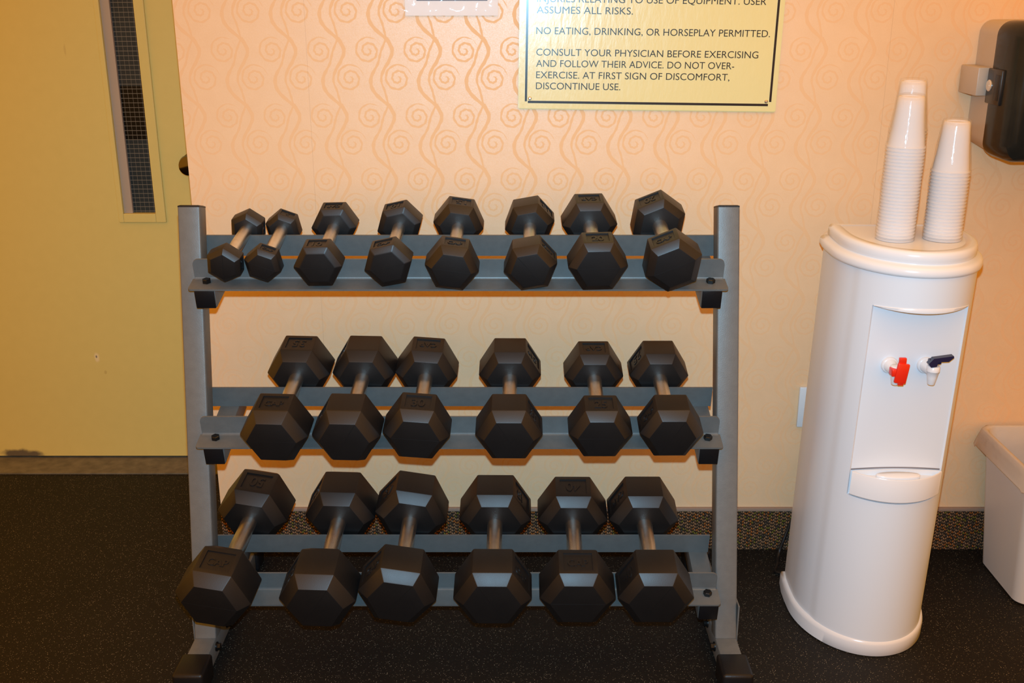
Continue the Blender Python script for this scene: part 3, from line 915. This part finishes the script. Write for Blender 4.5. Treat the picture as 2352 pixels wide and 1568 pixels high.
# cups nested upside down in clear sleeves on the cooler
DECK = 0.9570
cup_mesh = None
def cup_object(name):
    global cup_mesh
    if cup_mesh is None:
        bm = bmesh.new(); n = 32; H = 0.106
        def rg(r, z): return [(r * math.cos(6.2831853 * i / n), r * math.sin(6.2831853 * i / n), z) for i in range(n)]
        loft(bm, [rg(0.0378, 0.0022), rg(0.0392, 0.0006), rg(0.0402, 0.0016), rg(0.0400, 0.0032), rg(0.0384, 0.0038), rg(0.0372, 0.0060),
                  rg(0.0345, 0.030), rg(0.0335, 0.034), rg(0.0272, 0.098), rg(0.0262, 0.104), rg(0.0245, H), rg(0.0225, H), rg(0.0215, H - 0.003)], False, True)
        o = obj(name, bm, M['cup'], None, sharp=60)
        cup_mesh = o.data
        return o
    o = bpy.data.objects.new(name, cup_mesh); COL.objects.link(o); return o
def stack(x, y, count, pitch, where, lean):
    for k in range(count):
        o = cup_object('plastic_cup')
        o.location = (x + lean[0] * k, y + lean[1] * k, DECK + 0.0004 + k * pitch)
        o.rotation_euler = (random.uniform(-0.006, 0.006), random.uniform(-0.006, 0.006), random.uniform(0, 6.28))
        tag(o, 'clear plastic cup nested upside down in the ' + where, 'cup', 'cups in the ' + where)
    bm = bmesh.new(); n = 36
    top = DECK + (count - 1) * pitch + 0.106
    prof = [(0.0412, DECK + 0.001)]
    zc = DECK + (count - 1) * pitch
    for i in range(1, 13):
        prof.append((0.0412 + 0.0004 * math.sin(i * 2.1), DECK + (zc + 0.004 - DECK) * i / 12))
    prof += [(0.0385, zc + 0.02), (0.0350, zc + 0.05), (0.0315, zc + 0.08), (0.0292, zc + 0.104), (0.0275, zc + 0.110), (0.018, zc + 0.1125)]
    rings = []
    for r, z in prof:
        f = (z - DECK) / pitch
        rings.append([(x + lean[0] * f + (r + 0.0006 * math.sin(5 * a + z * 70)) * math.cos(a), y + lean[1] * f + (r + 0.0006 * math.sin(5 * a + z * 70)) * math.sin(a), z)
                      for a in [6.2831853 * i / n for i in range(n)]])
    loft(bm, rings, False, True)
    o = obj('cup_sleeve', bm, M['sleeve'], None, sharp=60)
    tag(o, 'crinkled clear plastic sleeve around the ' + where, 'sleeve')
ZL = 0.024 * 0.95
stack(0.8285, 2.262, 28, 0.0073, 'tall front left cup stack on the cooler', (0.00005, 0))
stack(0.8695, 2.368, 31, 0.0073, 'cup stack standing behind the tall front stack', (0.0, 0))
stack(0.9310, 2.262, 21, 0.0073, 'shorter right hand cup stack on the cooler', (0.0, 0))

# ------------------------------------------------------------------ things on the wall
def rules_sign():
    root = thing('rules_sign', 'cream rules sign with black lettering screwed to the wallpaper above the rack', 'sign', (0.33, WY, 1.20))
    ang = rad(0.75)
    c, s = math.cos(ang), math.sin(ang)
    def P(x, z, y=0.0):      # sign plane about its own lower middle, hung a touch out of level
        dx, dz = x - 0.3285, z - 1.1915
        return Vector((dx * c + dz * s + 0.3285 - 0.33, y - WY, -dx * s + dz * c + 1.1915 - 1.20)) + Vector((0, WY, 0)) - Vector((0, WY, 0))
    yf = WY - 0.006
    bm = bmesh.new()
    q = [(0.0145, 1.1913), (0.6353, 1.1913), (0.6353, 1.80), (0.0145, 1.80)]
    lo = [bm.verts.new(P(a, b, yf)) for a, b in q]; hi = [bm.verts.new(P(a, b, WY - 0.0005)) for a, b in q]
    bm.faces.new(lo); bm.faces.new(hi[::-1])
    for i in range(4): bm.faces.new((lo[i], lo[(i + 1) % 4], hi[(i + 1) % 4], hi[i]))
    bmesh.ops.bevel(bm, geom=list(bm.edges), offset=0.0022, segments=2, affect='EDGES')
    obj('panel', bm, M['sign'], root)
    def bar(x0, x1, z0, z1):
        bm = bmesh.new()
        q = [(x0, z0), (x1, z0), (x1, z1), (x0, z1)]
        lo = [bm.verts.new(P(a, b, yf - 0.0006)) for a, b in q]; hi = [bm.verts.new(P(a, b, yf + 0.0004)) for a, b in q]
        bm.faces.new(lo); bm.faces.new(hi[::-1])
        for i in range(4): bm.faces.new((lo[i], lo[(i + 1) % 4], hi[(i + 1) % 4], hi[i]))
        obj('border_line', bm, M['ink'], root, smooth=False)
    bar(0.0305, 0.0357, 1.2100, 1.775)
    bar(0.6175, 0.6227, 1.2160, 1.775)
    bar(0.0378, 0.6153, 1.2060, 1.2115)
    for sx, sz in ((0.0425, 1.2170), (0.6105, 1.2170)):
        bm = bmesh.new(); p = P(sx, sz, yf)
        cyl(bm, p, p + Vector((0, -0.0025, 0)), 0.0042, n=16, stations=((0, 0.0044), (0.5, 0.0040), (1, 0.0022)))
        obj('screw', bm, M['chrome'], root)
    lines = LINES
    rt = Vector((c, 0, -s)); upv = Vector((s, 0, c)); nrm = Vector((0, -1, 0))
    for t, x0, z0, wd, hh in lines:
        bm = lettering_bm(t, P(x0, z0, yf + 0.0002), rt, upv, nrm, wd, hh, 0.0007, False, -0.004)
        obj('lettering', bm, M['ink'], root, smooth=False)
LINES = [
 ('INJURIES RELATING TO USE OF EQUIPMENT. USER', 0.0554, 1.4379, 0.5354, 0.0157),
 ('ASSUMES ALL RISKS.', 0.0550, 1.4124, 0.2254, 0.0157),
 ('NO EATING, DRINKING, OR HORSEPLAY PERMITTED.', 0.0548, 1.3657, 0.5511, 0.0157),
 ('CONSULT YOUR PHYSICIAN BEFORE EXERCISING', 0.0558, 1.3169, 0.5265, 0.0157),
 ('AND FOLLOW THEIR ADVICE. DO NOT OVER-', 0.0560, 1.2910, 0.4712, 0.0157),
 ('EXERCISE. AT FIRST SIGN OF DISCOMFORT,', 0.0566, 1.2645, 0.4614, 0.0157),
 ('DISCONTINUE USE.', 0.0567, 1.2388, 0.2018, 0.0157),
]
rules_sign()

def notice():
    root = thing('paper_notice', 'white paper notice in a crinkled clear pocket taped left of the sign', 'notice', (-0.14, WY, 1.41))
    L = Vector(root.location)
    bm = B(-0.2505, -0.0330, WY - 0.0025, WY - 0.0012, 1.4105, 1.69); bmesh.ops.translate(bm, verts=bm.verts, vec=-L)
    sh = obj('paper_sheet', bm, M['paper'], root, smooth=False)
    bm = B(-0.2235, -0.0575, WY - 0.0031, WY - 0.0022, 1.4440, 1.66); bmesh.ops.translate(bm, verts=bm.verts, vec=-L)
    obj('printed_panel', bm, M['darkink'], sh, smooth=False)
    bm = bmesh.new()
    nx, nz = 26, 30
    g = [[bm.verts.new(Vector((-0.268 + 0.238 * i / nx, WY - 0.0055 - 0.0022 * math.sin(i * 1.3 + j * 0.4) * math.sin(j * 0.9 + i * 0.3) - (0.004 if j == 0 else 0), 1.4055 + 0.30 * j / nz - 0.001 * math.sin(i * 0.8))) - L)
          for i in range(nx + 1)] for j in range(nz + 1)]
    for j in range(nz):
        for i in range(nx): bm.faces.new((g[j][i], g[j][i + 1], g[j + 1][i + 1], g[j + 1][i]))
    obj('plastic_pocket', bm, M['pocket'], root, sharp=60)
notice()

op = thing('outlet_cover', 'white outlet plate on the wall half hidden by the cooler', 'outlet', (0.79, WY, 0.42))
bm = B(-0.0355, 0.0345, -0.0105, -0.0003, -0.053, 0.060, bev=0.003); obj('plate', bm, M['outlet'], op)
bm = B(-0.016, 0.016, -0.0125, -0.010, 0.008, 0.036, bev=0.002); obj('socket', bm, M['outlet'], op)
bm = B(-0.016, 0.016, -0.0125, -0.010, -0.030, -0.002, bev=0.002); obj('socket', bm, M['outlet'], op)

def rrect(x0, x1, y0, y1, r, z, n=6):
    P = []
    for cx, cy, a0 in ((x1 - r, y1 - r, 0), (x0 + r, y1 - r, 90), (x0 + r, y0 + r, 180), (x1 - r, y0 + r, 270)):
        for k in range(n + 1):
            a = rad(a0 + 90 * k / n); P.append(Vector((cx + r * math.cos(a), cy + r * math.sin(a), z)))
    return P

def dispenser():
    root = thing('towel_dispenser', 'wall mounted paper towel dispenser with smoked cover and grey back', 'dispenser', (1.27, WY, 1.10))
    L = Vector(root.location)
    def put(name, bm, mat, par=None, **k):
        bmesh.ops.translate(bm, verts=bm.verts, vec=-L)
        return obj(name, bm, mat, par or root, **k)
    def xz(x0, x1, z0, z1, r, y, n=8):
        return [Vector((p.x, y, p.y)) for p in rrect(x0, x1, z0, z1, r, 0, n)]
    bm = bmesh.new()
    loft(bm, [xz(1.104, 1.42, 1.112, 1.402, 0.03, WY - 0.001), xz(1.100, 1.424, 1.108, 1.404, 0.035, WY - 0.06), xz(1.096, 1.428, 1.106, 1.404, 0.035, WY - 0.121)])
    put('back_housing', bm, M['greyp'])
    bm = bmesh.new()
    loft(bm, [xz(1.094, 1.430, 1.102, 1.404, 0.032, WY - 0.1215), xz(1.0925, 1.4315, 1.100, 1.405, 0.034, WY - 0.135), xz(1.093, 1.431, 1.100, 1.405, 0.036, WY - 0.21),
              xz(1.099, 1.425, 1.106, 1.400, 0.034, WY - 0.235), xz(1.115, 1.41, 1.120, 1.386, 0.03, WY - 0.247)])
    cv = put('smoked_cover', bm, M['smoke'], sharp=40)
    put('hinge_block', B(1.068, 1.104, WY - 0.108, WY - 0.006, 1.236, 1.300, bev=0.003), M['greyp'])
    put('top_ridge', B(1.14, 1.40, WY - 0.20, WY - 0.15, 1.400, 1.412, bev=0.004), M['smoke'], cv)
    lt = put('latch', B(1.0865, 1.100, WY - 0.190, WY - 0.116, 1.222, 1.300, bev=0.003), M['latch'], cv)
    put('latch_recess', B(1.0855, 1.090, WY - 0.186, WY - 0.160, 1.232, 1.288, bev=0.001), M['cap'], lt)
    bm = bmesh.new(); cyl(bm, (1.088, WY - 0.1330, 1.262), (1.0835, WY - 0.1330, 1.262), 0.013, n=24, stations=((0, .013), (0.7, .013), (1, .0115)))
    box(bm, 1.0830, 1.0840, WY - 0.138, WY - 0.128, 1.261, 1.263)
    put('lock', bm, M['silver'], lt)
dispenser()

# ------------------------------------------------------------------ waste bin with its bag
def waste_bin():
    root = thing('waste_bin', 'white rectangular plastic waste bin on the floor at right edge', 'bin', (1.388, 2.44, 0))
    L = Vector((1.38, 2.44, 0))
    H = 0.378
    def sec(t, off=0.0, z=None):
        a = lambda p, q: p + (q - p) * t
        return [p - L for p in rrect(a(1.258, 1.230) - off, a(1.500, 1.530) + off, a(2.325, 2.300) - off, a(2.560, 2.592) + off, 0.035, H * t if z is None else z, 8)]
    bm = bmesh.new()
    loft(bm, [sec(0, -0.006, 0.0), sec(0, 0, 0.006), sec(0.97), sec(0.97, 0.006, H * 0.972), sec(1.0, 0.006, H - 0.002), sec(1.0, 0.003, H), sec(1.0, -0.002, H - 0.002), sec(0.5, -0.003), sec(0.03, -0.004)], True, True)
    obj('bin_body', bm, M['bin'], root, sharp=40)
    bag = tag(obj('bin_liner', liner_bm(sec, H, L), M['liner'], None, sharp=80), 'thin white plastic bag lining the waste bin, folded over its rim', 'bag')
    bag.location = root.location
def liner_bm(sec, H, L):
    bm = bmesh.new()
    rings = []
    prof = [(0.60, -0.006, H * 0.60, 0), (0.85, -0.005, H * 0.85, 0), (1.0, -0.0045, H - 0.002, 0), (1.0, 0.002, H + 0.0025, 0), (1.0, 0.0085, H - 0.001, 0.2),
            (1.0, 0.0105, H - 0.018, 0.5), (0.95, 0.014, H - 0.036, 0.9), (0.9, 0.018, H - 0.052, 1.0)]
    for t, off, z, w in prof:
        P = sec(t, off, z); n = len(P); R = []
        for i, p in enumerate(P):
            q = p.copy()
            d = Vector((p.x, p.y, 0)).normalized()
            wav = math.sin(i * 1.9) * 0.5 + math.sin(i * 0.73 + 1) * 0.5
            q += d * (0.003 * w * (1 + wav))
            q.z += 0.008 * w * wav
            R.append(q)
        # the loose corner that sticks out at the back left
        if w > 0.4:
            for i in range(9, 18): R[i] += Vector((-0.004, 0.002, 0.003)) * w * math.sin(math.pi * (i - 9) / 8)
        rings.append(R)
    loft(bm, rings, False, False)
    return bm
waste_bin()
